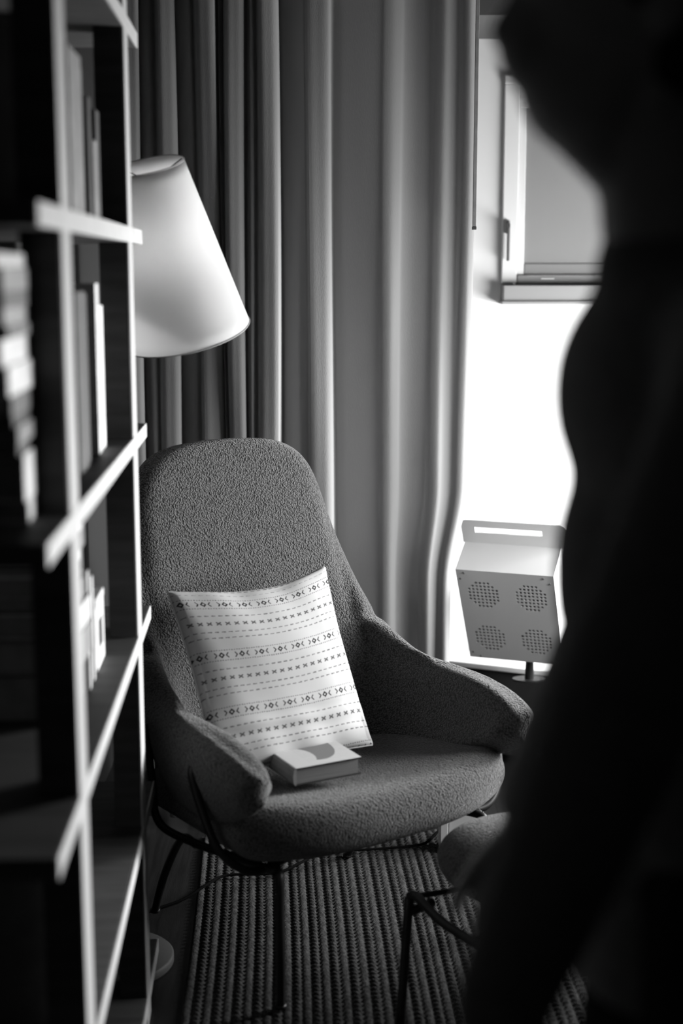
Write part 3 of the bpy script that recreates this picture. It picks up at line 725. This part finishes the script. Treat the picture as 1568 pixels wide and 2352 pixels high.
# ------------------------------------------------------------ person standing near the camera, in profile facing left
YP = 1.30
pr = empty('person', (.38, YP, 0), 'person in dark sweater and trousers standing close by in profile, facing left, out of focus', 'person')
PO = Vector(pr.location)
def cap(bm, a, b, ra, rb):
    tube(bm, [Vector(a) - PO, Vector(b) - PO], ra, 20, 0, rb)
    ellipsoid(bm, Vector(a) - PO, (ra,) * 3, u=20, v=12); ellipsoid(bm, Vector(b) - PO, (rb,) * 3, u=20, v=12)
def el(bm, c, r, rot=None): ellipsoid(bm, Vector(c) - PO, r, rot, 28, 18)
def hand(bm, wr, d, side):
    """relaxed hand hanging: wr wrist, d pointing down the hand, side = thumb direction"""
    wr = Vector(wr); d = Vector(d).normalized(); sd = Vector(side).normalized(); n_ = d.cross(sd).normalized()
    for k, t in enumerate((-.028, -.010, .010, .028)):
        cap(bm, wr + d * .01 + sd * t * .6, wr + d * .085 + sd * t, .014, .012)
    for k, (t, L_) in enumerate(((.031, .066), (.0105, .075), (-.0105, .07), (-.031, .055))):
        p0 = wr + d * .085 + sd * t; p1 = p0 + (d * .93 + n_ * .25) * L_ * .45; p2 = p1 + (d * .75 + n_ * .6) * L_ * .32; p3 = p2 + (d * .5 + n_ * .85) * L_ * .23
        cap(bm, p0, p1, .0095, .009); cap(bm, p1, p2, .009, .0082); cap(bm, p2, p3, .0082, .007)
    q0 = wr + d * .025 + sd * .026; q1 = q0 + (d * .6 + sd * .7 + n_ * .2) * .038; q2 = q1 + (d * .85 + sd * .35 + n_ * .3) * .03; q3 = q2 + (d * .95 + n_ * .3) * .022
    cap(bm, q0, q1, .014, .0115); cap(bm, q1, q2, .0115, .010); cap(bm, q2, q3, .010, .0085)
body = bmesh.new()
n0_ = 0
# head in profile: face towards -x
el(body, (.245, YP, 1.762), (.098, .078, .108)); el(body, (.218, YP, 1.69), (.072, .058, .070)); el(body, (.198, YP, 1.648), (.024, .026, .020)); cap(body, (.205, YP, 1.648), (.275, YP, 1.60), .030, .045)
cap(body, (.190, YP, 1.652), (.262, YP + .035, 1.67), .020, .024); cap(body, (.190, YP, 1.652), (.262, YP - .035, 1.67), .020, .024)
cap(body, (.148, YP, 1.762), (.136, YP, 1.730), .009, .015)                                   # nose
el(body, (.147, YP, 1.700), (.014, .022, .006)); el(body, (.150, YP, 1.689), (.014, .020, .006))    # lips
el(body, (.160, YP, 1.785), (.020, .055, .012))                                              # brow
for sg in (-1, 1): el(body, (.162, YP + sg * .031, 1.765), (.011, .014, .008)); el(body, (.262, YP + sg * .078, 1.745), (.018, .008, .030)); el(body, (.258, YP + sg * .082, 1.722), (.009, .006, .012))
bmesh.ops.translate(body, vec=(.008, 0, -.026), verts=body.verts)
el(body, (.172, YP, 1.694), (.036, .035, .045)); cap(body, (.300, YP, 1.47), (.268, YP, 1.66), .060, .050)
# trunk
el(body, (.325, YP, 1.37), (.095, .16, .12)); el(body, (.325, YP, 1.20), (.085, .135, .15)); el(body, (.350, YP, 1.0), (.090, .155, .12))
ARM = {-1: [(.325, YP - .19, 1.43), (.212, YP - .255, 1.165), (.126, YP - .255, .92)], 1: [(.335, YP + .185, 1.435), (.31, YP + .20, 1.15), (.21, YP + .17, .93)]}
for sg in (-1, 1):
    S_, E_, W_ = ARM[sg]
    cap(body, (.32, YP, 1.44), S_, .05, .047); cap(body, S_, E_, .045, .036); cap(body, E_, W_, .036, .025)
    d = Vector(W_) - Vector(E_); hand(body, Vector(W_) + d.normalized() * .012, (d.normalized() + Vector((0, 0, -1.0))), (-1, 0, -.45))
    hp, kn, an = (.365, YP + sg * .09, .93), (.352 - .02 * (sg + 1), YP + sg * .10, .50), (.375 - .03 * (sg + 1), YP + sg * .105, .10)
    cap(body, hp, kn, .082, .054); cap(body, kn, (kn[0] + .02, kn[1], .36), .052, .054); cap(body, (kn[0] + .02, kn[1], .36), an, .054, .036)
    cap(body, (an[0] + .01, an[1], .05), (an[0] - .14, an[1], .04), .034, .030)
bo = link('body', body, M['skin'], pr); bake(bo, [('REMESH', dict(mode='VOXEL', voxel_size=.0045)), ('SMOOTH', dict(factor=.5, iterations=5))])
hr = bmesh.new(); el(hr, (.270, YP, 1.757), (.096, .088, .105)); el(hr, (.285, YP, 1.697), (.048, .078, .07)); el(hr, (.275, YP, 1.65), (.028, .055, .03))
ho = link('hair', hr, M['hair'], pr); bake(ho, [('REMESH', dict(mode='VOXEL', voxel_size=.006)), ('SMOOTH', dict(factor=.5, iterations=4))])
sw = bmesh.new()
el(sw, (.318, YP, 1.385), (.123, .185, .135)); el(sw, (.325, YP, 1.25), (.112, .165, .15)); el(sw, (.34, YP, 1.06), (.115, .175, .16)); 
tube(sw, [Vector((.34, YP, 1.10)) - PO, Vector((.352, YP, .815)) - PO], .118, 28, 0, .128)
cap(sw, (.300, YP, 1.47), (.292, YP, 1.50), .072, .066); el(sw, (.29, YP, 1.22), (.092, .12, .15))
for sg in (-1, 1):
    S_, E_, W_ = ARM[sg]
    cap(sw, (.315, YP, 1.42), S_, .075, .066); cap(sw, S_, E_, .064, .060); cap(sw, E_, W_, .060, .042)
so = link('sweater', sw, M['sweater'], pr); bake(so, [('REMESH', dict(mode='VOXEL', voxel_size=.008)), ('SMOOTH', dict(factor=.5, iterations=30)), ('SUBSURF', dict(levels=1, render_levels=1))])
tr = bmesh.new()
el(tr, (.355, YP, .95), (.105, .172, .12))
for sg in (-1, 1):
    hp, kn, an = (.365, YP + sg * .09, .93), (.352 - .02 * (sg + 1), YP + sg * .10, .50), (.375 - .03 * (sg + 1), YP + sg * .105, .10)
    cap(tr, hp, kn, .096, .072); tube(tr, [Vector(kn) - PO, Vector(an) - PO], .072, 20, 0, .062)
to = link('trousers', tr, M['trousers'], pr); bake(to, [('REMESH', dict(mode='VOXEL', voxel_size=.008)), ('SMOOTH', dict(factor=.5, iterations=5))])
for sg in (-1, 1):
    an = (.375 - .03 * (sg + 1), YP + sg * .105, .10); s_ = bmesh.new()
    cap(s_, (an[0] + .02, an[1], .062), (an[0] - .15, an[1], .052), .045, .036); cap(s_, (an[0] + .015, an[1], .06), (an[0], an[1], .11), .044, .043)
    box(s_, an[0] - .19 - PO.x, an[0] + .065 - PO.x, an[1] - .036 - PO.y, an[1] + .036 - PO.y, .0155, .035)
    ss = link('shoe', s_, M['shoe'], pr); bake(ss, [('REMESH', dict(mode='VOXEL', voxel_size=.005)), ('SMOOTH', dict(factor=.5, iterations=3))])
